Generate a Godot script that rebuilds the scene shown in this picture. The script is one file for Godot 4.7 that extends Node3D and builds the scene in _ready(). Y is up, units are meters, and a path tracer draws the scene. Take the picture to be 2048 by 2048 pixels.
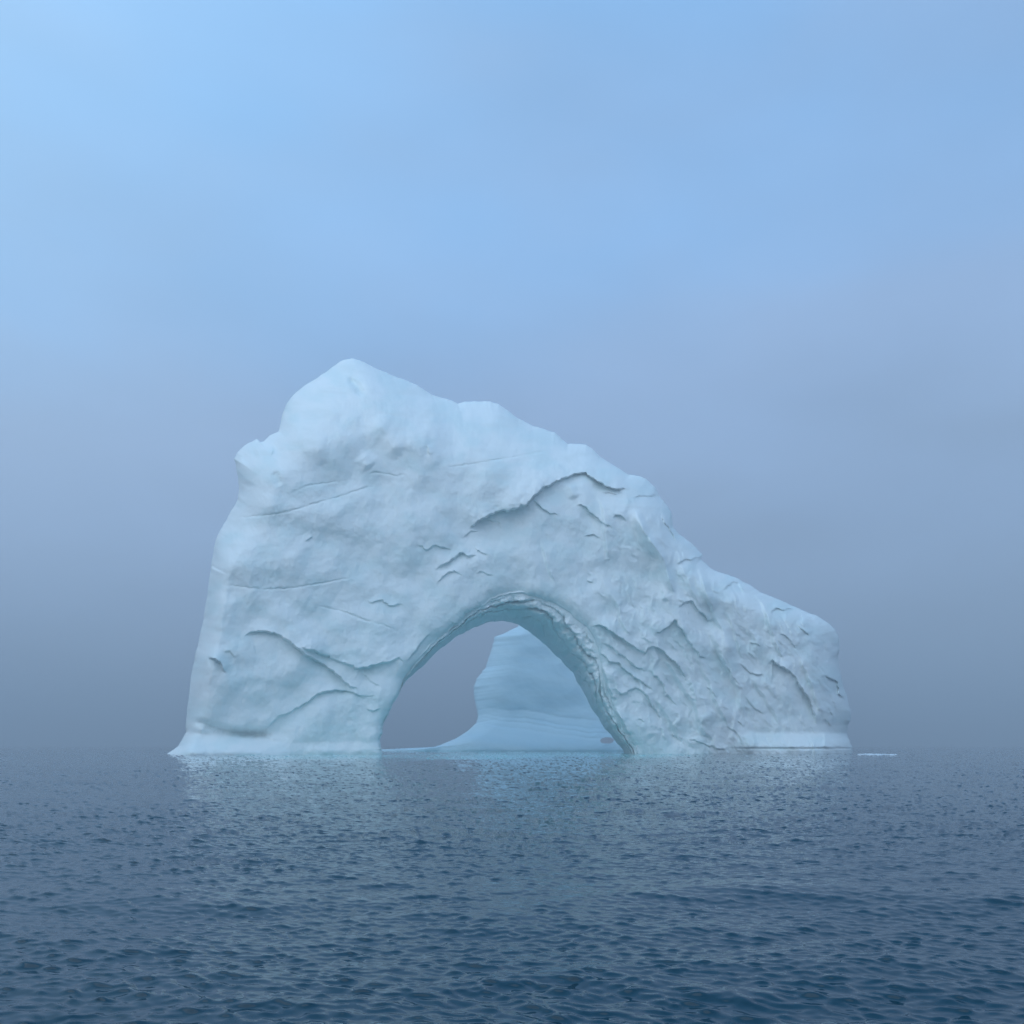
extends Node3D
# A foggy sea with a large arched iceberg. The traced outlines are picture positions of the 2048 px photograph;
# each gets its own distance in metres (from where it meets the water) and becomes a point of the place.

const FOCAL := 1909.0          # photograph pixels per unit of tangent
const EYE := 2.2               # metres above the water
const HORIZON := 1490.0        # row of the true horizon
const LEAN := 1.1              # how far the wavelets lean with the wind
const MX := 310                # origin of the relief map (photograph pixels)
const MY := 700
const MW := 1420
const MH := 860

var relief := PackedFloat32Array()
var rough := FastNoiseLite.new()
var broad := FastNoiseLite.new()
var fine := FastNoiseLite.new()
var streak := FastNoiseLite.new()
var scal := FastNoiseLite.new()

func _ready() -> void:
	# ---------------------------------------------------------------- camera
	var cam := Camera3D.new()
	cam.name = "camera"
	add_child(cam)
	cam.position = Vector3(0, EYE, 0)
	cam.projection = Camera3D.PROJECTION_FRUSTUM
	cam.near = 1.0
	cam.far = 9000.0
	cam.size = 2.0 * 1024.0 / FOCAL
	cam.frustum_offset = Vector2(0, (HORIZON - 1024.0) / FOCAL)
	cam.current = true
	# ---------------------------------------------------------------- sky, sun, air
	var env := Environment.new()
	env.background_mode = Environment.BG_SKY
	var sky := Sky.new()
	var sm := PanoramaSkyMaterial.new()
	sm.panorama = ImageTexture.create_from_image(sky_image())
	sky.sky_material = sm
	env.sky = sky
	env.background_energy_multiplier = 0.95
	env.tonemap_mode = Environment.TONE_MAPPER_LINEAR
	env.tonemap_exposure = 1.31
	env.fog_enabled = true
	env.fog_density = 0.0016
	env.fog_light_color = Color(0.94, 0.975, 1.0)
	env.sdfgi_enabled = true
	env.ssao_enabled = true
	env.ssil_enabled = true
	var we := WorldEnvironment.new()
	we.name = "world_environment"
	we.environment = env
	add_child(we)
	var sun := DirectionalLight3D.new()
	sun.name = "sun"
	sun.light_color = Color(0.98, 0.98, 0.96)
	sun.light_energy = 0.5
	sun.light_angular_distance = 110.0
	sun.shadow_enabled = true
	add_child(sun)
	sun.look_at_from_position(Vector3.ZERO, Vector3(0.45, -0.60, -0.66), Vector3.UP)
	# ---------------------------------------------------------------- noises
	setup_noise(rough, 11, 0.020, 4)
	setup_noise(broad, 5, 0.0062, 2)
	setup_noise(fine, 23, 0.11, 3)
	setup_noise(streak, 31, 0.022, 3)
	setup_noise(scal, 47, 0.035, 2)
	# ---------------------------------------------------------------- setting and things
	build_sea()
	build_relief()
	build_iceberg()
	build_fragments()

func setup_noise(n: FastNoiseLite, s: int, f: float, oct: int) -> void:
	n.noise_type = FastNoiseLite.TYPE_SIMPLEX_SMOOTH
	n.seed = s
	n.frequency = f
	n.fractal_type = FastNoiseLite.FRACTAL_FBM
	n.fractal_octaves = oct

func place(px: float, py: float, dist: float) -> Vector3:
	return Vector3((px - 1024.0) / FOCAL * dist, EYE + (HORIZON - py) / FOCAL * dist, -dist)

# ==================================================================== sky
func sky_image() -> Image:
	var w := 1024
	var h := 512
	var im := Image.create(w, h, false, Image.FORMAT_RGBF)
	var n := FastNoiseLite.new()
	setup_noise(n, 3, 1.0, 4)
	# veiled blue above, grey-violet fog bank low down; a broad brighter side where the sun stands behind the veil
	var low := Vector3(0.236, 0.338, 0.488)
	var mid := Vector3(0.285, 0.432, 0.680)
	var high := Vector3(0.175, 0.465, 0.880)
	var glow_dir := Vector3(-0.54, 0.64, -0.54).normalized()
	for y in h:
		var el := (0.5 - (y + 0.5) / h) * PI
		var se := sin(el)
		for x in w:
			var az := (x + 0.5) / w * TAU
			var d := Vector3(sin(az) * cos(el), se, -cos(az) * cos(el))
			var e := maxf(se - 0.21 * se * sin(az) / (0.3 + se), 0.0)   # the fog bank stands higher on one side
			var wob := n.get_noise_3d(d.x * 1.3, d.y * 3.2, d.z * 1.3) * 0.16
			var a := smoothstep(0.0, 0.34, e + wob * smoothstep(0.02, 0.25, e))
			var b := smoothstep(0.30, 0.78, e + wob)
			var c := low.lerp(mid, a).lerp(high, b)
			var g := pow(maxf(d.dot(glow_dir), 0.0), 9.0)
			c *= 1.0 + 0.10 * n.get_noise_3d(d.x * 2.4 + 5.0, d.y * 6.0, d.z * 2.4)
			c = c + Vector3(0.165, 0.175, 0.12) * g
			im.set_pixel(x, y, Color(c.x, c.y, c.z))
	return im

# ==================================================================== meshes
func commit(verts: PackedVector3Array, normals: PackedVector3Array, colors: PackedColorArray, uvs: PackedVector2Array, idx: PackedInt32Array) -> ArrayMesh:
	var arr := []
	arr.resize(Mesh.ARRAY_MAX)
	arr[Mesh.ARRAY_VERTEX] = verts
	arr[Mesh.ARRAY_NORMAL] = normals
	if colors.size() > 0:
		arr[Mesh.ARRAY_COLOR] = colors
	if uvs.size() > 0:
		arr[Mesh.ARRAY_TEX_UV] = uvs
	arr[Mesh.ARRAY_INDEX] = idx
	var m := ArrayMesh.new()
	m.add_surface_from_arrays(Mesh.PRIMITIVE_TRIANGLES, arr)
	return m

# normals of a grid of points, rows of nv points; out_sign turns them to the outside
func grid_normals(p: PackedVector3Array, nu: int, nv: int, wrap_v: bool, out_sign: float) -> PackedVector3Array:
	var nn := PackedVector3Array()
	nn.resize(p.size())
	for i in nu:
		var i0 := maxi(i - 1, 0) * nv
		var i1 := mini(i + 1, nu - 1) * nv
		var ib := i * nv
		for j in nv:
			var j0 := j - 1
			var j1 := j + 1
			if j0 < 0:
				j0 = nv - 2 if wrap_v else 0
			if j1 >= nv:
				j1 = 1 if wrap_v else nv - 1
			var du := p[i1 + j] - p[i0 + j]
			var dv := p[ib + j1] - p[ib + j0]
			nn[ib + j] = (du.cross(dv) * out_sign).normalized()
	return nn

func grid_index(nu: int, nv: int, flip: bool) -> PackedInt32Array:
	var idx := PackedInt32Array()
	idx.resize((nu - 1) * (nv - 1) * 6)
	var k := 0
	for i in nu - 1:
		for j in nv - 1:
			var a := i * nv + j
			var b := a + nv
			if flip:
				idx[k] = a; idx[k + 1] = a + 1; idx[k + 2] = b
				idx[k + 3] = b; idx[k + 4] = a + 1; idx[k + 5] = b + 1
			else:
				idx[k] = a; idx[k + 1] = b; idx[k + 2] = a + 1
				idx[k + 3] = a + 1; idx[k + 4] = b; idx[k + 5] = b + 1
			k += 6
	return idx

# ==================================================================== sea
# one periodic tile of wave heights (metres), the sum of travelling wave trains
func wave_tile(n: int, size: float, shortest: float, longest: float, count: int, slope: float, heading: float, spread: float, sd: int) -> PackedFloat32Array:
	var rng := RandomNumberGenerator.new()
	rng.seed = sd
	var t := PackedFloat32Array()
	t.resize(n * n)
	var total := 0.0
	var comps := []
	var guard := 0
	while comps.size() < count and guard < 20000:
		guard += 1
		var wl := shortest * pow(longest / shortest, rng.randf())
		var dirn := heading + rng.randfn(0.0, spread)
		var kx := roundi(size / wl * sin(dirn))
		var kz := roundi(size / wl * cos(dirn))
		if kx == 0 and kz == 0:
			continue
		var kk := sqrt(float(kx * kx + kz * kz))
		var real := size / kk
		var amp := pow(real, 1.05) * (0.5 + rng.randf())
		comps.append([kx, kz, amp, rng.randf() * TAU])
		total += 0.5 * pow(amp * TAU / real, 2.0)
	var s := slope / sqrt(total)
	var var_h := 0.0
	var st := PackedFloat32Array()
	st.resize(n)
	for i in n:
		st[i] = sin(TAU * i / n)
	for c in comps:
		var kx: int = c[0]
		var kz: int = c[1]
		var amp: float = c[2] * s
		var ph := int(c[3] / TAU * n)
		var_h += 0.5 * amp * amp
		for z in n:
			var q := kz * z + ph + 64 * n
			var row := z * n
			for x in n:
				t[row + x] += amp * st[(kx * x + q) % n]
	var sig := sqrt(var_h)
	for i in t.size():
		var hn := t[i] / sig
		t[i] = sig * (hn + 0.14 * (hn * hn - 1.0))
	return t

func tile_at(t: PackedFloat32Array, n: int, u: float, v: float) -> float:
	u = (u - floorf(u)) * n
	v = (v - floorf(v)) * n
	var x := int(u)
	var z := int(v)
	u -= x
	v -= z
	var x1 := (x + 1) % n
	x = x % n
	var r0 := (z % n) * n
	var r1 := ((z + 1) % n) * n
	return lerpf(lerpf(t[r0 + x], t[r0 + x1], u), lerpf(t[r1 + x], t[r1 + x1], u), v)

func build_sea() -> void:
	var n := 256
	var ta := wave_tile(n, 37.0, 1.7, 9.0, 44, 0.042, 0.12, 0.42, 71)
	var tb := wave_tile(n, 7.9, 0.42, 1.5, 70, 0.070, 0.05, 0.50, 72)
	var tc := wave_tile(n, 3.3, 0.12, 0.42, 84, 0.178, -0.05, 0.52, 73)
	var gust := FastNoiseLite.new()
	setup_noise(gust, 9, 0.045, 2)
	# rows of distances: even steps in the angle below the horizon
	var rows := PackedFloat32Array()
	for r in [0.4, 1.2, 2.2, 3.2, 4.2, 5.0]:
		rows.append(r)
	var off := 720.0
	while off > 1.6:
		rows.append(EYE * FOCAL / off)
		off -= 0.95 if off > 12.0 else 0.35
	rows.append(4200.0)
	rows.append(5200.0)
	var az := PackedFloat32Array()
	var ncol := 860
	for a in [-180.0, -150.0, -120.0, -95.0, -75.0, -60.0, -50.0, -43.0]:
		az.append(deg_to_rad(a))
	for i in ncol:
		az.append(atan(lerpf(-0.72, 0.72, i / float(ncol - 1))))
	for a in [43.0, 50.0, 60.0, 75.0, 95.0, 120.0, 150.0, 180.0]:
		az.append(deg_to_rad(a))
	var nu := rows.size()
	var nv := az.size()
	var p := PackedVector3Array()
	var cl := PackedColorArray()
	var uv := PackedVector2Array()
	p.resize(nu * nv)
	cl.resize(nu * nv)
	uv.resize(nu * nv)
	var sa := PackedFloat32Array()
	var ca := PackedFloat32Array()
	for j in nv:
		sa.append(sin(az[j]) / maxf(cos(az[j]), 0.3) if absf(az[j]) < 0.65 else sin(az[j]))
		ca.append(1.0 if absf(az[j]) < 0.65 else cos(az[j]))
	var own := PackedVector3Array()
	own.resize(nu * nv)
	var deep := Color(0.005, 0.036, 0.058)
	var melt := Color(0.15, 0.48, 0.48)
	for i in nu:
		var r := rows[i]
		var dr := r * r / (EYE * FOCAL) * 0.95
		var fa := 1.0 - smoothstep(220.0, 900.0, r)
		var fb := 1.0 - smoothstep(140.0, 520.0, r)
		var fc := 1.0 - smoothstep(0.45, 2.2, dr)
		var fs := (1.0 - 0.5 * smoothstep(30.0, 160.0, r)) * (1.0 - smoothstep(500.0, 2500.0, r))
		var rough_row := dr > 0.055
		for j in nv:
			var x := r * sa[j]
			var z := -r * ca[j]
			var h := 0.0
			var chop := 0.0
			var g := 0.95 + 0.4 * gust.get_noise_2d(x * 0.7, z * 1.6)
			if fa > 0.0:
				h += fa * tile_at(ta, n, (x * 0.98 + z * 0.19) / 37.0, (z * 0.98 - x * 0.19) / 37.0)
			if fb > 0.0:
				chop += fb * g * tile_at(tb, n, (x * 0.995 - z * 0.10) / 7.9, (z * 0.995 + x * 0.10) / 7.9)
			if fc > 0.0:
				chop += fc * g * tile_at(tc, n, (x * 0.96 + z * 0.28) / 3.3, (z * 0.96 - x * 0.28) / 3.3)
			h += chop
			if rough_row:
				# steps between rows are longer than the chop here: keep its true slopes in the normals
				var e := 0.03
				var sx := (chop_at(tb, tc, n, x + e, z) - chop_at(tb, tc, n, x - e, z)) * g / (2.0 * e)
				var sz := (chop_at(tb, tc, n, x, z + e) - chop_at(tb, tc, n, x, z - e)) * g / (2.0 * e)
				if chop > 0.0:
					sz = sz / maxf(1.0 + LEAN * sz, 0.45)
				own[i * nv + j] = Vector3(-sx * fs, 1.0, -sz * fs).normalized()
			var k := i * nv + j
			p[k] = Vector3(x, h, z + LEAN * maxf(chop, 0.0))   # the chop leans with the wind, towards the boat
			uv[k] = Vector2(x, z) / 2.3
			# milky melt water over the drowned foot of the berg
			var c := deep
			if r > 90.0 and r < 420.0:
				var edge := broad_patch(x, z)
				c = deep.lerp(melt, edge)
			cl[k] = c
	var nn := grid_normals(p, nu, nv, false, 1.0)
	if nn[nv * 300 + 400].y < 0.0:
		for k in nn.size():
			nn[k] = -nn[k]
	for k in nn.size():
		if own[k] != Vector3.ZERO:
			nn[k] = own[k]
	var m := commit(p, nn, cl, uv, grid_index(nu, nv, false))
	var mat := StandardMaterial3D.new()
	mat.vertex_color_use_as_albedo = true
	mat.roughness = 0.06
	mat.metallic_specular = 0.40
	mat.uv1_triplanar = true
	mat.uv1_world_triplanar = true
	mat.uv1_scale = Vector3.ONE / 4.0
	mat.normal_enabled = true
	mat.normal_texture = ripple_texture()
	mat.normal_scale = 0.2
	var o := MeshInstance3D.new()
	o.name = "sea"
	o.mesh = m
	o.material_override = mat
	o.set_meta("kind", "structure")
	add_child(o, true)

func chop_at(tb: PackedFloat32Array, tc: PackedFloat32Array, n: int, x: float, z: float) -> float:
	return tile_at(tb, n, (x * 0.995 - z * 0.10) / 7.9, (z * 0.995 + x * 0.10) / 7.9) + tile_at(tc, n, (x * 0.96 + z * 0.28) / 3.3, (z * 0.96 - x * 0.28) / 3.3)

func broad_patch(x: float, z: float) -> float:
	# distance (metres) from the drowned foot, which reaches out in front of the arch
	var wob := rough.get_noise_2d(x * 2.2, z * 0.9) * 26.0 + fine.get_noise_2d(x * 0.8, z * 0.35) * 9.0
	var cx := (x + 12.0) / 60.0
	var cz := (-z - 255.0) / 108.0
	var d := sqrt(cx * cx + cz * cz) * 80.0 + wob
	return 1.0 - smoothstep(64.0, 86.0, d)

func ripple_texture() -> ImageTexture:
	# normals of the small wind ripples, a tile of 4 m
	var n := 512
	var t := wave_tile(n, 4.0, 0.06, 0.40, 46, 0.16, 0.0, 0.55, 91)
	var im := Image.create(n, n, false, Image.FORMAT_RGB8)
	var step := 4.0 / n
	for y in n:
		for x in n:
			var gx := (t[y * n + (x + 1) % n] - t[y * n + (x + n - 1) % n]) / (2.0 * step)
			var gz := (t[((y + 1) % n) * n + x] - t[((y + n - 1) % n) * n + x]) / (2.0 * step)
			var v := Vector3(-gx, gz, 1.0).normalized() * 0.5 + Vector3(0.5, 0.5, 0.5)
			im.set_pixel(x, y, Color(v.x, v.y, v.z))
	return ImageTexture.create_from_image(im)

# ==================================================================== relief of the ice face
# zoom frames in which the edges were read: left, top, photograph pixels per zoom pixel
const ZOOM := {1: [300.0, 680.0, 0.31056], 2: [300.0, 1080.0, 0.31056], 3: [800.0, 750.0, 0.31056], 4: [1200.0, 900.0, 0.33136], 5: [740.0, 1160.0, 0.28986]}

func traced(zoom: int, q: Array) -> PackedVector2Array:
	var out := PackedVector2Array()
	var f: Array = ZOOM[zoom]
	for i in range(0, q.size(), 2):
		out.append(Vector2(f[0] + q[i] * f[2], f[1] + q[i + 1] * f[2]))
	return out

# kind 0: broken edge, ice above stands over a hollow of depth d (m) that runs out over reach px; 1: crack; 2: rib; 3: long rounded fold
func carve(zoom: int, q: Array, d: float, reach: float, kind := 0) -> void:
	var pts := traced(zoom, q)
	if kind == 0 and reach < 20.0:
		reach *= 1.5
		d *= 0.85
	var total := 0.0
	var at := PackedFloat32Array([0.0])
	for i in pts.size() - 1:
		total += pts[i].distance_to(pts[i + 1])
		at.append(total)
	var lo := pts[0]
	var hi := pts[0]
	for v in pts:
		lo = lo.min(v)
		hi = hi.max(v)
	var ext := reach * (1.0 if kind == 0 or kind == 3 else 2.6) + 6.0
	var x0 := maxi(int(lo.x - ext) - MX, 0)
	var y0 := maxi(int(lo.y - ext) - MY, 0)
	var x1 := mini(int(hi.x + ext) - MX, MW - 1)
	var y1 := mini(int(hi.y + ext) - MY, MH - 1)
	var w := x1 - x0 + 1
	var hh := y1 - y0 + 1
	if w < 1 or hh < 1:
		return
	var best := PackedFloat32Array()
	var side := PackedFloat32Array()
	var run := PackedFloat32Array()
	best.resize(w * hh)
	best.fill(1e9)
	side.resize(w * hh)
	run.resize(w * hh)
	for i in pts.size() - 1:
		var a := pts[i]
		var b := pts[i + 1]
		var ab := b - a
		var l2 := maxf(ab.length_squared(), 1e-6)
		var len_ab := sqrt(l2)
		var sx0 := maxi(int(minf(a.x, b.x) - ext) - MX, x0)
		var sx1 := mini(int(maxf(a.x, b.x) + ext) - MX, x1)
		var sy0 := maxi(int(minf(a.y, b.y) - ext) - MY, y0)
		var sy1 := mini(int(maxf(a.y, b.y) + ext) - MY, y1)
		for y in range(sy0, sy1 + 1):
			var row := (y - y0) * w - x0
			for x in range(sx0, sx1 + 1):
				var px := x + MX - a.x
				var py := y + MY - a.y
				var s := clampf((px * ab.x + py * ab.y) / l2, 0.0, 1.0)
				var ex := px - ab.x * s
				var ey := py - ab.y * s
				var dd := ex * ex + ey * ey
				var k := row + x
				if dd < best[k]:
					best[k] = dd
					side[k] = (ab.x * py - ab.y * px) / len_ab
					run[k] = at[i] + s * len_ab
	var tap := minf(total * 0.3, 30.0)
	for y in hh:
		for x in w:
			var k := y * w + x
			if best[k] > 1e8:
				continue
			var nn := sqrt(best[k])
			if side[k] < 0.0:
				nn = -nn
			var gx := x + x0 + MX
			var gy := y + y0 + MY
			var t := smoothstep(0.0, tap, run[k]) * smoothstep(0.0, tap, total - run[k])
			if t <= 0.0:
				continue
			var dz := 0.0
			if kind == 0:
				var torn := nn + fine.get_noise_2d(gx * 0.5, gy * 0.5) * 2.6 + rough.get_noise_2d(gx * 1.2, gy * 1.2 + 50.0) * 4.5
				t *= clampf(0.9 + 0.7 * rough.get_noise_2d(gx * 0.6 + 210.0, gy * 0.6), 0.3, 1.3)
				var ramp := 1.0 - clampf(absf(nn) / reach, 0.0, 1.0)
				ramp *= sqrt(ramp)
				# the slab above thickens towards its broken edge; below it the face stands back
				dz = lerpf(-0.52, 0.46, smoothstep(-0.9, 0.9, torn)) * d * ramp
			elif kind == 3:
				nn += rough.get_noise_2d(gx * 0.45, gy * 0.45 + 80.0) * 10.0
				var run_out := 1.0 - clampf(absf(nn) / reach, 0.0, 1.0)
				dz = lerpf(-0.5, 0.5, smoothstep(-5.0, 5.0, nn)) * d * run_out
			elif kind == 1:
				nn += fine.get_noise_2d(gx * 0.6, gy * 0.6) * 2.0
				dz = d * (0.38 + (0.45 * rough.get_noise_2d(gx * 1.2, gy * 1.2) if reach < 4.0 else 0.0)) * exp(-nn * nn / (reach * reach))
			else:
				dz = -d * exp(-nn * nn / (reach * reach))
			relief[(y + y0) * MW + x + x0] += dz * t

func build_relief() -> void:
	relief.resize(MW * MH)
	# left pillar
	carve(2, [590, 620, 650, 600, 730, 590, 800, 605, 870, 630, 920, 680, 980, 725, 1050, 770, 1110, 805, 1180, 850, 1230, 900, 1290, 945, 1350, 970], 2.6, 60)
	carve(2, [960, 700, 1040, 705, 1120, 740, 1200, 770, 1280, 795, 1320, 830, 1370, 825, 1440, 805, 1530, 790, 1605, 755, 1640, 800], 2.2, 42)
	carve(2, [1640, 800, 1700, 720, 1760, 650, 1810, 590], 1.3, 30)
	carve(2, [690, 1240, 760, 1190, 830, 1135, 920, 1100, 1000, 1060, 1040, 1020, 1110, 980, 1190, 960, 1260, 975, 1320, 990, 1380, 1015, 1400, 1020], 1.5, 34)
	carve(2, [1390, 1080, 1430, 1105, 1490, 1080], 1.0, 14)
	carve(2, [1380, 400, 1430, 395, 1470, 385, 1495, 378, 1515, 400, 1540, 420, 1590, 415, 1640, 428], 1.0, 9)
	carve(2, [440, 280, 480, 290, 620, 305, 740, 318, 900, 310, 1040, 290, 1200, 260, 1300, 240], 0.7, 1.8, 1)
	carve(2, [1060, 415, 1250, 465, 1380, 515, 1500, 545, 1620, 600], 0.7, 1.8, 1)
	carve(2, [365, 750, 400, 762, 430, 770, 460, 815, 490, 865], 2.4, 22)
	carve(2, [470, 715, 510, 715, 560, 770], 0.9, 14)
	carve(2, [520, 930, 700, 925, 860, 950, 1000, 970], 0.9, 12, 1)
	carve(2, [240, 1165, 300, 1175, 450, 1215, 600, 1245, 720, 1250, 800, 1290], 6.0, 8, 1)
	carve(2, [680, 1285, 760, 1288, 840, 1300], 0.7, 10)
	carve(2, [1350, 850, 1420, 900, 1500, 960], 0.7, 16)
	carve(2, [1330, 1000, 1400, 1000, 1460, 1000], 0.6, 8)
	# head of the berg
	carve(1, [1270, 235, 1310, 275, 1345, 310, 1385, 360], 7.0, 8, 1)
	carve(1, [590, 790, 640, 740, 700, 720], 5.0, 13, 1)
	carve(1, [770, 700, 810, 680, 830, 760], 4.0, 11, 1)
	carve(1, [640, 900, 600, 990, 580, 1040], 3.0, 12, 1)
	carve(1, [540, 1145, 700, 1135, 850, 1115, 980, 1080, 1100, 1040, 1220, 1010, 1350, 965, 1480, 930], 0.6, 2.0, 1)
	carve(1, [880, 1005, 1000, 940, 1100, 925, 1250, 905], 0.5, 2.2, 1)
	carve(1, [1380, 860, 1480, 855, 1580, 875, 1660, 870], 0.6, 2.0, 1)
	carve(1, [780, 850, 815, 880, 840, 945], 2.4, 8, 1)
	carve(1, [1060, 300, 1080, 340, 1110, 400], 1.8, 12, 1)
	carve(1, [1000, 300, 985, 380, 930, 480, 910, 560], 1.8, 34, 1)
	carve(1, [1180, 480, 1280, 570, 1350, 580], 1.8, 14, 1)
	carve(1, [1440, 480, 1540, 620, 1620, 760], 1.6, 26, 2)
	carve(1, [1350, 740, 1420, 830], 1.0, 14, 2)
	carve(1, [1000, 1300, 1050, 1260], 0.8, 10)
	carve(1, [980, 585, 1100, 580, 1260, 575], 0.6, 14, 1)
	# brow and dome over the arch
	carve(3, [440, 1000, 500, 950, 580, 900, 650, 880, 740, 870, 820, 840, 860, 790, 900, 740, 980, 700, 1060, 660, 1120, 640, 1190, 635, 1250, 665, 1290, 695, 1340, 725, 1400, 735, 1480, 742], 3.6, 74)
	carve(3, [545, 940, 580, 930, 610, 930, 635, 950, 660, 1000], 1.0, 12)
	carve(3, [840, 800, 880, 830, 920, 860, 970, 890, 1030, 905], 1.4, 24)
	carve(3, [1120, 835, 1160, 835, 1190, 850, 1250, 910, 1300, 950, 1350, 970, 1370, 1010], 1.7, 26)
	carve(3, [1360, 920, 1390, 905, 1420, 905, 1460, 950], 1.4, 18)
	carve(3, [1180, 1045, 1240, 1030, 1300, 1048], 0.9, 9)
	carve(3, [1480, 790, 1560, 780, 1640, 770, 1680, 800], 1.2, 26)
	carve(3, [1500, 840, 1560, 980, 1640, 1110, 1690, 1180, 1700, 1260, 1760, 1400], 1.6, 9, 2)
	carve(3, [1080, 700, 1100, 740, 1130, 800], 1.0, 10, 2)
	carve(3, [1260, 1220, 1320, 1350, 1420, 1560], 1.0, 12, 2)
	carve(3, [1670, 880, 1700, 940, 1740, 1000, 1790, 1090], 1.6, 20)
	carve(3, [100, 1090, 140, 1105, 170, 1130, 210, 1095, 270, 1110, 350, 1135], 1.0, 10)
	carve(3, [225, 1265, 300, 1210, 350, 1180, 405, 1140, 440, 1165, 510, 1160], 1.9, 26)
	carve(3, [235, 1350, 310, 1280, 350, 1260, 400, 1298], 1.6, 14)
	carve(3, [480, 1105, 520, 1145, 570, 1158], 0.9, 10)
	carve(3, [480, 1275, 540, 1275, 610, 1288], 0.7, 7)
	carve(3, [290, 598, 450, 575, 600, 550, 750, 525, 880, 500, 970, 488], 0.7, 1.8, 1)
	carve(3, [955, 1260, 975, 1290, 995, 1325], 0.8, 9)
	carve(3, [1200, 1325, 1245, 1338], 0.8, 8)
	carve(3, [1320, 1185, 1355, 1195], 0.7, 8)
	carve(3, [400, 1055, 460, 1010, 520, 1000], 0.8, 14)
	carve(3, [60, 230, 110, 300, 200, 330], 1.0, 26, 1)
	carve(3, [170, 450, 200, 520], 0.9, 14)
	# long folds running down the right limb
	carve(4, [230, 400, 300, 560, 380, 680, 440, 900], 1.6, 30, 3)
	carve(4, [500, 680, 560, 860, 620, 980], 1.4, 24, 3)
	carve(4, [600, 680, 640, 860, 690, 1000, 740, 1120], 1.5, 24, 3)
	carve(4, [640, 1080, 720, 1230, 800, 1400, 850, 1600], 1.8, 30, 3)
	carve(4, [380, 1240, 470, 1400, 560, 1560, 640, 1750], 1.8, 30, 3)
	carve(4, [760, 960, 810, 1120, 870, 1290], 1.4, 26, 3)
	carve(4, [930, 850, 990, 1000, 1060, 1150, 1110, 1280], 1.8, 32, 3)
	carve(4, [320, 1470, 400, 1600, 500, 1770], 1.5, 24, 3)
	carve(4, [60, 860, 120, 1020, 190, 1160], 1.4, 30, 3)
	carve(4, [1180, 1230, 1260, 1400, 1330, 1620], 1.6, 28, 3)
	carve(4, [600, 1300, 680, 1450, 770, 1680], 1.5, 24, 3)
	carve(4, [900, 1370, 1000, 1500, 1080, 1690], 1.4, 28, 3)
	carve(3, [1270, 770, 1300, 950, 1340, 1200], 1.2, 30, 3)
	carve(3, [900, 1060, 930, 1200, 1000, 1380], 1.0, 34, 3)
	# right limb
	carve(4, [460, 975, 520, 920, 555, 910, 600, 970, 650, 1025, 710, 1025], 2.0, 26)
	carve(4, [325, 1122, 390, 1080, 455, 1035, 500, 1090, 540, 1170, 600, 1240, 645, 1268], 2.3, 40)
	carve(4, [-60, 1062, 0, 1065, 60, 1085, 120, 1130, 200, 1185, 270, 1225, 300, 1200, 340, 1190, 400, 1230, 480, 1310, 530, 1410], 2.3, 30)
	carve(4, [0, 1160, 80, 1195, 150, 1250, 220, 1310, 300, 1350], 1.6, 20)
	carve(4, [-20, 1200, 60, 1285, 120, 1295, 180, 1350, 250, 1400, 330, 1460], 1.9, 24)
	carve(4, [280, 1320, 340, 1365, 380, 1420, 400, 1480, 470, 1555], 1.6, 20)
	carve(4, [60, 1435, 130, 1475, 210, 1440, 290, 1475, 330, 1570, 390, 1650], 1.5, 20)
	carve(4, [5, 1410, 50, 1490, 115, 1512], 1.2, 14)
	carve(4, [50, 1545, 130, 1620, 170, 1730, 220, 1810], 1.8, 20)
	carve(4, [680, 1190, 740, 1280, 780, 1340, 805, 1430], 1.5, 24)
	carve(4, [840, 1280, 900, 1350, 930, 1365, 1000, 1350], 1.3, 20)
	carve(4, [1005, 1300, 1045, 1265, 1090, 1310, 1150, 1350, 1200, 1410, 1250, 1490, 1300, 1600, 1315, 1665], 2.5, 40)
	carve(4, [1320, 1375, 1380, 1370, 1430, 1405, 1440, 1470, 1490, 1515], 2.3, 32)
	carve(4, [860, 1480, 930, 1555, 1000, 1605], 1.1, 12)
	carve(4, [640, 1420, 705, 1500], 1.0, 10)
	carve(4, [800, 1370, 855, 1425], 1.0, 10)
	carve(4, [530, 1465, 570, 1520], 1.0, 10)
	carve(4, [420, 1708, 495, 1765], 1.1, 10)
	carve(4, [455, 690, 530, 660, 615, 648], 1.9, 20)
	carve(4, [1180, 1040, 1225, 1090, 1275, 1125], 1.7, 16)
	carve(4, [1205, 960, 1222, 1040, 1245, 1090], 1.3, 14)
	carve(4, [1030, 1010, 1060, 950, 1120, 960, 1200, 950], 1.5, 18)
	carve(4, [1080, 1105, 1150, 1140, 1195, 1215], 1.5, 16)
	carve(4, [740, 860, 800, 800, 840, 800, 890, 870], 1.4, 24)
	carve(4, [820, 800, 860, 830, 880, 870], 1.0, 12)
	carve(4, [900, 1165, 940, 1165, 975, 1185], 1.0, 8)
	carve(4, [1060, 1250, 1085, 1235, 1110, 1250], 0.9, 10)
	carve(4, [560, 700, 620, 830, 680, 980], 1.6, 10, 2)
	carve(4, [480, 690, 520, 800, 560, 890], 1.2, 8, 2)
	carve(4, [730, 1000, 760, 1120, 800, 1260], 1.3, 12, 2)
	carve(4, [210, 380, 280, 540, 370, 640, 400, 760, 450, 870], 1.4, 9, 2)
	carve(4, [620, 1780, 700, 1805, 780, 1808], 0.9, 8)
	carve(4, [520, 1740, 580, 1755, 660, 1790], 0.8, 8)
	carve(4, [760, 1660, 830, 1720, 870, 1790], 0.9, 14)
	carve(4, [830, 1630, 870, 1670], 0.8, 8)
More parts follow.
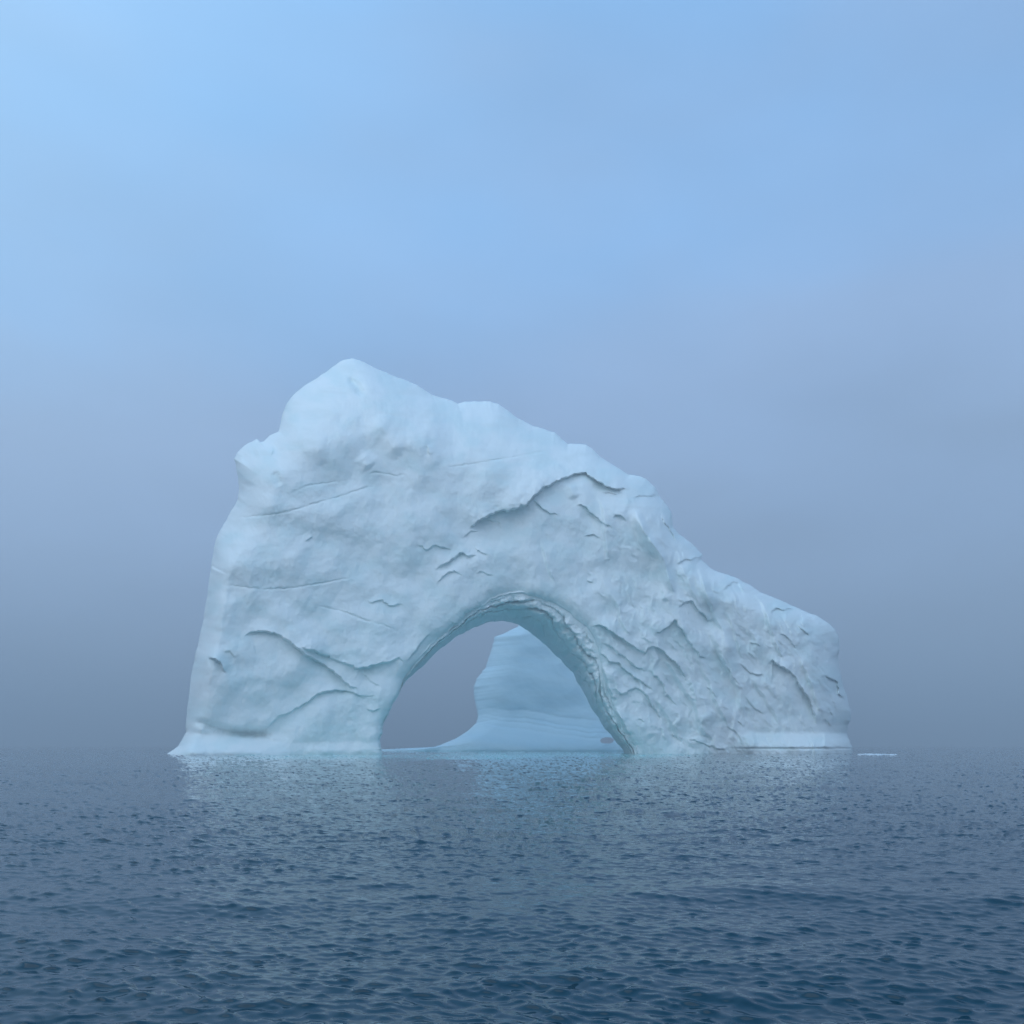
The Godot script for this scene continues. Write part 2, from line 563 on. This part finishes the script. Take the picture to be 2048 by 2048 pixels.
	carve(4, [1350, 1620, 1400, 1670], 1.0, 10)
	carve(4, [1370, 1560, 1410, 1610], 0.9, 8)
	carve(4, [230, 1620, 265, 1650], 0.9, 8)
	carve(4, [0, 260, 40, 262, 140, 260], 0.9, 10)

func relief_at(px: float, py: float) -> float:
	var u := clampf(px - MX, 0.0, MW - 2.001)
	var v := clampf(py - MY, 0.0, MH - 2.001)
	var x := int(u)
	var y := int(v)
	u -= x
	v -= y
	var k := y * MW + x
	return lerpf(lerpf(relief[k], relief[k + 1], u), lerpf(relief[k + MW], relief[k + MW + 1], u), v)

# ==================================================================== iceberg
# outer edge of the berg with the number of the section that it belongs to (-1: in between)
const OUTER := [
	[320, 1560, 0], [333, 1508.5, 1], [344, 1501, -1], [356, 1493, 2], [364, 1479, -1], [372, 1465, 3], [372, 1451, -1], [373, 1437, 4], [376, 1406, -1], [379, 1375, 5], [384, 1344, -1], [390, 1313, 6],
	[398, 1282, -1], [404, 1251, 7], [410, 1220, -1], [415, 1189, -1], [423, 1127, 8], [429, 1092, -1], [433, 1076, -1], [438, 1066, -1], [441, 1058, 9], [452, 1042, -1], [457, 1029, -1], [468, 1012, -1], [476, 1000, 10],
	[478, 975, -1], [475, 950, -1], [472, 932, -1], [469, 917, 11], [474, 905, -1], [486, 894, -1], [500, 885, -1], [514, 878, 12], [519, 884, -1], [527, 883, -1], [540, 871, -1], [549, 866, -1], [557, 864, 13], [560, 850, -1], [562, 835, -1],
	[573, 808, -1], [592, 784, -1], [620, 765, 14], [640, 752, -1], [660, 738, -1], [680, 723, -1], [692, 718, -1], [703, 716.5, 15], [720, 720, -1], [750, 736, -1], [775, 746, -1], [797, 755, 16], [820, 764, -1], [840, 773, -1],
	[864, 790, -1], [893, 798, 17], [915, 807, -1], [930, 803, -1], [950, 802, -1], [980, 803, -1], [999, 809, 18], [1036, 836, -1], [1067, 852, -1], [1090, 859, -1], [1111, 866, 19], [1123, 877, -1], [1135, 887, -1], [1155, 888, -1], [1173, 890, -1], [1186, 899, -1],
	[1198, 911, 20], [1229, 932, -1], [1257, 949, -1], [1275, 952, -1], [1292, 957, 21], [1309, 974, -1], [1324, 998, -1], [1336, 1014, -1], [1344, 1030, -1], [1346, 1052, 22], [1357, 1069, -1], [1370, 1077, -1], [1382, 1085, -1], [1394, 1098, -1], [1405, 1110, -1], [1401, 1119, 23], [1419, 1136, -1],
	[1440, 1145, -1], [1468, 1153, 24], [1502, 1172, -1], [1520, 1184, -1], [1538, 1191, -1], [1568, 1203, 25], [1603, 1220, -1], [1620, 1227, -1], [1637, 1233, -1], [1657, 1247, 26], [1671, 1260, -1], [1679, 1281, 27], [1680, 1300, -1], [1676, 1312, -1], [1677, 1326, -1], [1684, 1364, 28], [1695, 1397, -1],
	[1702, 1426, -1], [1701, 1441, 29], [1695, 1450, -1], [1694, 1466, 30], [1698, 1480, -1], [1704, 1494, -1], [1704.5, 1503, 31], [1706, 1560, 32]]
# front edge of the opening
const FRONT := [
	[766, 1560], [766, 1506], [762, 1494], [763, 1467], [769, 1447], [781, 1418], [797, 1388], [812, 1352], [838, 1318], [868, 1284], [893, 1262], [914, 1247], [928, 1234], [943, 1222], [957, 1216], [972, 1209], [989, 1198], [1018, 1188], [1056, 1190], [1088, 1198], [1120, 1212],
	[1150, 1234], [1173, 1252], [1188, 1276], [1197, 1302], [1203, 1332], [1210, 1366], [1222, 1402], [1236, 1435], [1250, 1462], [1262, 1482], [1274, 1503], [1290, 1560]]
# far edge of the opening
const BACK := [
	[758, 1546], [758, 1504], [755, 1494], [756, 1467], [763, 1447], [776, 1418], [795, 1389], [815, 1360], [844, 1334], [876, 1302], [895, 1287], [914, 1273], [930, 1264], [945, 1257], [958, 1252], [970, 1248], [985, 1244], [1003, 1242], [1028, 1247], [1048, 1257], [1070, 1273],
	[1090, 1290], [1110, 1309], [1130, 1329], [1148, 1351], [1162, 1377], [1178, 1406], [1192, 1431], [1207, 1453], [1222, 1471], [1234, 1485], [1246, 1502], [1262, 1546]]

func cr(a: Vector2, b: Vector2, c: Vector2, d: Vector2, t: float) -> Vector2:
	return b.cubic_interpolate(c, a, d, t)

func sect(list: Array, s: float) -> Vector2:
	var n := list.size()
	var i := clampi(int(s), 0, n - 2)
	var t := s - i
	var g := func(k: int) -> Vector2:
		k = clampi(k, 0, n - 1)
		return Vector2(list[k][0], list[k][1])
	return cr(g.call(i - 1), g.call(i), g.call(i + 1), g.call(i + 2), t)

func smoothed(v: PackedVector2Array, reach: int) -> PackedVector2Array:
	var out := v.duplicate()
	for pass_no in 2:
		var src := out.duplicate()
		for i in v.size():
			var r := mini(reach, mini(i, v.size() - 1 - i))
			var sum := Vector2.ZERO
			for k in range(i - r, i + r + 1):
				sum += src[k]
			out[i] = sum / (2 * r + 1)
	return out

func smoothed_numbers(v: PackedFloat32Array, reach: int) -> PackedFloat32Array:
	var out := v.duplicate()
	for i in v.size():
		var r := mini(reach, mini(i, v.size() - 1 - i))
		var sum := 0.0
		for k in range(i - r, i + r + 1):
			sum += v[k]
		out[i] = sum / (2 * r + 1)
	return out

func ice_material() -> StandardMaterial3D:
	var m := StandardMaterial3D.new()
	m.vertex_color_use_as_albedo = true
	m.roughness = 0.55
	m.metallic_specular = 0.35
	return m

func thickness_front(px: float) -> float:
	return 214.0 + (px - 333.0) / 1371.0 * 38.0

func ice_color(px: float, py: float) -> Color:
	# wind-packed white firn with patches of clearer, greener glacier ice
	var a := smoothstep(-0.25, 0.55, rough.get_noise_2d(px * 0.55 + 400.0, py * 0.8))
	var b := smoothstep(0.05, 0.6, streak.get_noise_2d(px * 0.35 - py * 0.15, py * 1.3 + 90.0))
	var c := Color(0.83, 0.90, 0.895).lerp(Color(0.71, 0.84, 0.84), a * 0.9)
	c = c.lerp(Color(0.74, 0.815, 0.80), b * 0.6)
	var f := 1.0 + 0.035 * fine.get_noise_2d(px * 2.0, py * 2.0)
	return Color(c.r * f, c.g * f, c.b * f)

func build_iceberg() -> void:
	var berg := Node3D.new()
	berg.name = "iceberg"
	berg.position = place(1024, 1505, 236.0) * Vector3(1, 0, 1)
	berg.set_meta("label", "huge pale blue arched iceberg with a tunnel through it standing in fog")
	berg.set_meta("category", "iceberg")
	add_child(berg, true)
	# ------------------------------------------------ outer edge as a curve over section numbers
	var op := PackedVector2Array()
	var os := PackedFloat32Array()
	for q in OUTER:
		op.append(Vector2(q[0], q[1]))
		os.append(float(q[2]))
	var i := 0
	while i < op.size():
		var j := i + 1
		while j < op.size() and os[j] < 0.0:
			j += 1
		if j >= op.size():
			break
		var total := 0.0
		for k in range(i, j):
			total += op[k].distance_to(op[k + 1])
		var run := 0.0
		for k in range(i, j - 1):
			run += op[k].distance_to(op[k + 1])
			os[k + 1] = lerpf(os[i], os[j], run / total)
		i = j
	# ------------------------------------------------ sample along the arch, even steps along the outer edge
	var nu := 1240
	var cum := PackedFloat32Array([0.0])
	for k in op.size() - 1:
		cum.append(cum[k] + op[k].distance_to(op[k + 1]) + 10.0)
	var n_in := 46
	var n_face := 350
	var n_back := 60
	var nv := n_in + n_face + n_back + 1
	var p := PackedVector3Array()
	var cl := PackedColorArray()
	p.resize(nu * nv)
	cl.resize(nu * nv)
	var origin := berg.position
	var seg := 0
	var edge_pts := PackedVector2Array()
	var edge_sec := PackedFloat32Array()
	for a in nu:
		var run := cum[cum.size() - 1] * a / float(nu - 1)
		while seg < op.size() - 2 and cum[seg + 1] < run:
			seg += 1
		var t := clampf((run - cum[seg]) / (cum[seg + 1] - cum[seg]), 0.0, 1.0)
		edge_pts.append(op[seg].lerp(op[seg + 1], t))
		edge_sec.append(lerpf(os[seg], os[seg + 1], t))
	var soft := smoothed(edge_pts, 26)
	edge_sec = smoothed_numbers(edge_sec, 16)
	for a in nu:
		var run := cum[cum.size() - 1] * a / float(nu - 1)
		var s := edge_sec[a]
		var o := edge_pts[a]
		o += Vector2(fine.get_noise_2d(run * 0.2, 7.0), fine.get_noise_2d(run * 0.2, 97.0)) * 1.6 * smoothstep(0.0, 3.0, s) * smoothstep(32.0, 30.0, s)
		var fr := sect(FRONT, s)
		var bk := sect(BACK, s)
		var jag := rough.get_noise_2d(s * 40.0, 33.0) * 4.0
		fr += (fr - Vector2(1000, 1500)).normalized() * jag
		bk += (bk - Vector2(1000, 1500)).normalized() * rough.get_noise_2d(s * 34.0, 133.0) * 3.0
		var os2 := soft[a]
		var detail := o - os2
		var span := fr.distance_to(os2)
		# how the edge rolls away: broad slopes on the head, a long receding flank on the left, short on the right
		var roll_px := 60.0
		var roll_m := 24.0
		if s < 8.0:
			roll_px = 42.0; roll_m = 26.0
		elif s < 13.0:
			roll_px = lerpf(42.0, 95.0, smoothstep(8.0, 10.0, s)); roll_m = 30.0
		else:
			roll_px = lerpf(95.0, 190.0, smoothstep(13.0, 15.0, s)) * lerpf(1.0, 0.36, smoothstep(17.0, 22.0, s)); roll_m = lerpf(30.0, 36.0, smoothstep(13.0, 15.0, s)) * lerpf(1.0, 0.62, smoothstep(18.0, 22.0, s))
		roll_px = minf(roll_px, span * 0.8)
		var deepw := lerpf(6.0, 34.0, smoothstep(4.0, 10.0, s)) if s < 16.0 else lerpf(34.0, 30.0, smoothstep(22.0, 30.0, s))
		var base := a * nv
		# inside of the arch, far edge to front edge
		for j in n_in:
			var f := j / float(n_in)
			var q := bk.lerp(fr, f)
			var steps := 0.0
			# long shells left by melting: the ceiling comes down in ledges
			var led := f * 4.0 + rough.get_noise_2d(s * 14.0, f * 20.0) * 1.2
			var fl := led - floorf(led)
			steps = (fl * fl * fl - 0.25) * 3.2 * smoothstep(0.0, 0.12, f) * smoothstep(1.0, 0.6, f)
			var dist := thickness_front(q.x) + 2.2 + deepw * pow(1.0 - f, 3.0) + steps + lean(q) + rough.get_noise_2d(q.x * 1.6, q.y * 1.6) * 1.4 * smoothstep(0.0, 0.1, f) * smoothstep(1.0, 0.8, f)
			p[base + j] = place(q.x, q.y, dist) - origin
			cl[base + j] = ice_color(q.x, q.y)
		# face
		for j in n_face:
			var f := j / float(n_face)
			var edge := (1.0 - f) * span
			var q := fr.lerp(os2, f) + detail * exp(-edge / 16.0)
			var z := 0.0
			if edge < roll_px:
				var e := 1.0 - edge / roll_px
				z += roll_m * (1.0 - sqrt(maxf(1.0 - e * e, 0.0)))
			var inner := f * span
			if inner < 24.0:
				var e2 := 1.0 - inner / 24.0
				z += 2.2 * (1.0 - sqrt(maxf(1.0 - e2 * e2, 0.0)))
			var fade := smoothstep(0.0, 8.0, edge) * smoothstep(0.0, 5.0, inner)
			z += (relief_at(q.x, q.y) + face_noise(q)) * fade + foot(q) + lean(q)
			p[base + n_in + j] = place(q.x, q.y, thickness_front(q.x) + z) - origin
			cl[base + n_in + j] = ice_color(q.x, q.y)
		# back, over the top and down to the far edge of the opening
		var zo := roll_m + lean(o)
		for j in n_back + 1:
			var f := j / float(n_back)
			var q := o.lerp(bk, f)
			var d0 := thickness_front(o.x) + zo
			var d1 := thickness_front(bk.x) + 2.2 + deepw + lean(bk)
			var dist := lerpf(d0, d1, f) + 16.0 * sin(PI * f) * smoothstep(0.0, 0.2, f) + 10.0 * sqrt(f) * (1.0 - f) + rough.get_noise_2d(q.x, q.y + 900.0) * 4.0 * sin(PI * f)
			p[base + n_in + n_face + j] = place(q.x, q.y, dist) - origin
			cl[base + n_in + n_face + j] = ice_color(q.x + 300.0, q.y)
	var nn := grid_normals(p, nu, nv, true, 1.0)
	var probe := (nu / 2) * nv + n_in + n_face / 2
	var flip := nn[probe].z < 0.0
	if flip:
		for k in nn.size():
			nn[k] = -nn[k]
	var o1 := MeshInstance3D.new()
	o1.name = "ice_arch"
	o1.mesh = commit(p, nn, cl, PackedVector2Array(), grid_index(nu, nv, not flip))
	o1.material_override = ice_material()
	berg.add_child(o1, true)
	build_rear_wall(berg)

# the whole mass leans back with height
func lean(q: Vector2) -> float:
	var h := maxf(1500.0 - q.y, 0.0)
	return h * 0.010 + h * h * 0.0000135

# the foot that the waves have cut, spreading at the water
func foot(q: Vector2) -> float:
	var z := 0.0
	var y := q.y
	var left := smoothstep(600.0, 470.0, q.x)
	if left > 0.0:
		z -= left * 7.0 * pow(smoothstep(1462.0, 1508.0, y), 1.3)
		z += left * 1.8 * exp(-pow((y - 1468.0) / 9.0, 2.0))
	var low := smoothstep(560.0, 640.0, q.x) * smoothstep(1300.0, 1240.0, q.x)
	z -= low * 1.6 * smoothstep(1482.0, 1506.0, y)
	var right := smoothstep(1440.0, 1560.0, q.x)
	if right > 0.0:
		z -= right * (6.0 * smoothstep(1462.0, 1496.0, y) + 0.3 * smoothstep(1468.0, 1472.0, y))
		z += right * 0.8 * exp(-pow((y - 1497.0) / 1.6, 2.0))
	return z

func face_noise(q: Vector2) -> float:
	var x := q.x
	var y := q.y
	var z := broad.get_noise_2d(x, y) * 1.9
	z += rough.get_noise_2d(x, y * 0.8) * 0.30
	z += fine.get_noise_2d(x * 0.55, y * 0.5) * 0.07
	# shells and runnels slanting down to the right on the right limb, softer ones elsewhere
	var r := smoothstep(1060.0, 1330.0, x + (y - 1200.0) * 0.35)
	var along := x * 0.45 + y * 0.89
	var across := x * 0.89 - y * 0.45
	var wx := rough.get_noise_2d(x * 0.8 + 70.0, y * 0.8) * 16.0
	var s1 := streak.get_noise_2d((across + wx) * 0.9, along * 0.30)
	var s2 := absf(scal.get_noise_2d((across + wx) * 0.8, along * 0.33 + 40.0))
	z += r * (s1 * 0.6 + (0.12 - s2 * s2) * 1.2)
	z += (1.0 - r) * streak.get_noise_2d(x * 0.5 + wx * 0.4, y * 0.42) * 0.45
	return z

# ------------------------------------------------ the second wall of blue ice seen through the opening
const REAR_EDGE := [[745, 1540], [763, 1498.6], [800, 1497.6], [818, 1496.6], [848, 1496.2], [868, 1494.6], [885, 1488], [914, 1476], [937, 1461], [953, 1445], [956.5, 1432], [952, 1412], [948, 1390], [947, 1374], [954, 1357], [972, 1334], [979, 1311], [986, 1288], [989, 1274], [1010, 1266], [1034, 1254], [1062, 1226], [1095, 1205]]

func build_rear_wall(berg: Node3D) -> void:
	var nu := 300
	var nv := 190
	var pts := PackedVector2Array()
	for q in REAR_EDGE:
		pts.append(Vector2(q[0], q[1]))
	var cum := PackedFloat32Array([0.0])
	for k in pts.size() - 1:
		cum.append(cum[k] + pts[k].distance_to(pts[k + 1]))
	var hole := Vector2(1214.0, 1481.0)
	var hr := Vector2(11.0, 5.6)
	var reach := 3.0
	var cells := {}
	var front := PackedVector3Array()
	var cols := PackedColorArray()
	var back := PackedVector3Array()
	front.resize(nu * nv)
	back.resize(nu * nv)
	cols.resize(nu * nv)
	var near_hole := PackedFloat32Array()
	near_hole.resize(nu * nv)
	var seg := 0
	for a in nu:
		var run := cum[cum.size() - 1] * a / float(nu - 1)
		while seg < pts.size() - 2 and cum[seg + 1] < run:
			seg += 1
		var t := clampf((run - cum[seg]) / (cum[seg + 1] - cum[seg]), 0.0, 1.0)
		var e := pts[seg].lerp(pts[seg + 1], t)
		e += Vector2(fine.get_noise_2d(run * 1.3, 300.0), fine.get_noise_2d(run * 1.3, 400.0)) * 1.4 * smoothstep(60.0, 90.0, run)
		var far := Vector2(1330.0, lerpf(1540.0, 1170.0, a / float(nu - 1)))
		for b in nv:
			var f := b / float(nv - 1)
			var q := e.lerp(far, f)
			var k := a * nv + b
			# the small tunnel at the water: the grid is pushed apart round it
			var h := (q - hole) / hr
			var l := h.length()
			if l < reach and l > 0.0001:
				h *= (1.0 + l * (reach - 1.0) / reach) / l
				near_hole[k] = l
				q = hole + h * hr
			else:
				near_hole[k] = 99.0
			var edge := e.distance_to(q)
			var roll := minf(70.0, e.distance_to(far) * 0.5)
			var z := 0.0
			if edge < roll:
				var ee := 1.0 - edge / roll
				z += 12.0 * (1.0 - sqrt(maxf(1.0 - ee * ee, 0.0)))
			var low := smoothstep(1400.0, 1500.0, q.y)
			var flat := smoothstep(960.0, 870.0, q.x)
			z -= low * low * 9.0 * (1.0 - flat)
			z += maxf(1500.0 - q.y, 0.0) * 0.06
			z += broad.get_noise_2d(q.x * 1.2 + 900.0, q.y * 1.2) * 1.6 + rough.get_noise_2d(q.x * 0.8, q.y * 1.2 + 700.0) * 0.25
			# thin layers, tilted as the berg has rolled
			var lay := q.y - q.x * 0.135 + rough.get_noise_2d(q.x * 0.4, q.y * 0.4) * 6.0
			for g in [[1297.0, 0.28, 2.6], [1305.0, 0.40, 2.2], [1316.0, 0.38, 3.0], [1281.0, 0.25, 3.5]]:
				z += g[1] * exp(-pow((lay - g[0]) / g[2], 2.0)) * smoothstep(930.0, 1060.0, q.x) * smoothstep(0.0, 12.0, edge)
			var dist := 335.0 + z - (q.x - 950.0) * 0.02
			front[k] = place(q.x, q.y, dist) - berg.position
			back[k] = place(q.x, q.y, dist + lerpf(12.0, 34.0, smoothstep(0.0, 0.3, f)) + 3.0 * rough.get_noise_2d(q.x, q.y)) - berg.position
			if a == 0 or b == 0 or a == nu - 1 or b == nv - 1:
				back[k] = front[k]
			var band := 0.5 + 0.5 * streak.get_noise_2d(q.x * 0.12, lay * 1.6)
			cols[k] = Color(0.58, 0.83, 0.93).lerp(Color(0.68, 0.88, 0.94), band)
	var nf := grid_normals(front, nu, nv, false, 1.0)
	var nb := grid_normals(back, nu, nv, false, -1.0)
	var flip := nf[(nu / 2) * nv + nv / 2].z < 0.0
	if flip:
		for k in nf.size():
			nf[k] = -nf[k]
			nb[k] = -nb[k]
	var verts := front.duplicate()
	verts.append_array(back)
	var norms := nf.duplicate()
	norms.append_array(nb)
	var cc := cols.duplicate()
	cc.append_array(cols)
	var off := nu * nv
	var idx := PackedInt32Array()
	var open := PackedByteArray()
	open.resize(nu * nv)
	for a in nu - 1:
		for b in nv - 1:
			var k := a * nv + b
			if minf(minf(near_hole[k], near_hole[k + 1]), minf(near_hole[k + nv], near_hole[k + nv + 1])) < 0.22:
				open[k] = 1
	for a in nu - 1:
		for b in nv - 1:
			var k := a * nv + b
			if open[k] == 0:
				var q := [k, k + 1, k + nv, k + nv, k + 1, k + nv + 1] if not flip else [k, k + nv, k + 1, k + 1, k + nv, k + nv + 1]
				for v in q:
					idx.append(v)
				for m in [0, 2, 1, 3, 5, 4]:
					idx.append(q[m] + off)
			else:
				# walls of the small tunnel
				for e2 in [[-nv, k, k + 1], [nv, k + nv, k + nv + 1], [-1, k, k + nv], [1, k + 1, k + nv + 1]]:
					if open[k + e2[0]] == 0:
						for v in [e2[1], e2[2], e2[1] + off, e2[1] + off, e2[2], e2[2] + off]:
							idx.append(v)
	var o := MeshInstance3D.new()
	o.name = "rear_wall"
	o.mesh = commit(verts, norms, cc, PackedVector2Array(), idx)
	var mat := ice_material()
	mat.roughness = 0.45
	o.material_override = mat
	o.set_meta("label", "smooth deep blue ice wall behind the opening with tilted layers")
	berg.add_child(o, true)

# ==================================================================== floating bits of ice
func build_fragments() -> void:
	var rng := RandomNumberGenerator.new()
	rng.seed = 5
	var mat := StandardMaterial3D.new()
	mat.albedo_color = Color(0.86, 0.92, 0.95)
	mat.roughness = 0.6
	var spots := [
		[1722.0, 1509.4, 0.9, 0.15, "small white ice chunk floating closest to the iceberg's cut foot"],
		[1735.0, 1509.0, 1.3, 0.16, "flat low white floe drifting just off the iceberg's right foot"],
		[1751.0, 1509.7, 1.9, 0.18, "long thin white floe, widest of the drifting row beside the iceberg"],
		[1768.0, 1509.2, 0.9, 0.13, "narrow white floe drifting past the longest floe of the row"],
		[1784.0, 1509.8, 1.2, 0.13, "outermost thin white floe at the end of the drifting row"]]
	for s in spots:
		var dist: float = EYE * FOCAL / (s[1] - HORIZON)
		var o := MeshInstance3D.new()
		o.name = "ice_floe"
		var n := 14
		var rings := [[0.72, -0.5], [1.0, -0.08], [0.97, 0.35], [0.74, 0.85], [0.35, 1.0]]
		var v := PackedVector3Array()
		var jit := PackedFloat32Array()
		for i in n:
			jit.append(rng.randf_range(0.72, 1.2))
		for r in rings:
			for i in n:
				var t := TAU * i / n
				var k: float = r[0] * jit[i] * s[2]
				v.append(Vector3(cos(t) * k, r[1] * s[3] * (1.0 + 0.3 * rng.randfn()), sin(t) * k * 0.55))
		v.append(Vector3(0, s[3] * 1.05, 0))
		var st := SurfaceTool.new()
		st.begin(Mesh.PRIMITIVE_TRIANGLES)
		st.set_smooth_group(-1)
		for r in rings.size() - 1:
			for i in n:
				var a := r * n + i
				var b := r * n + (i + 1) % n
				for q in [a, b, a + n, b, b + n, a + n]:
					st.add_vertex(v[q])
		var l := (rings.size() - 1) * n
		for i in n:
			for q in [l + i, l + (i + 1) % n, v.size() - 1]:
				st.add_vertex(v[q])
		st.generate_normals()
		o.mesh = st.commit()
		o.material_override = mat
		o.position = Vector3((s[0] - 1024.0) / FOCAL * dist, 0.0, -dist)
		o.rotation.y = rng.randf_range(-0.3, 0.3)
		o.set_meta("label", s[4])
		o.set_meta("category", "ice floe")
		o.set_meta("group", "floes drifting in a row off the iceberg")
		add_child(o, true)
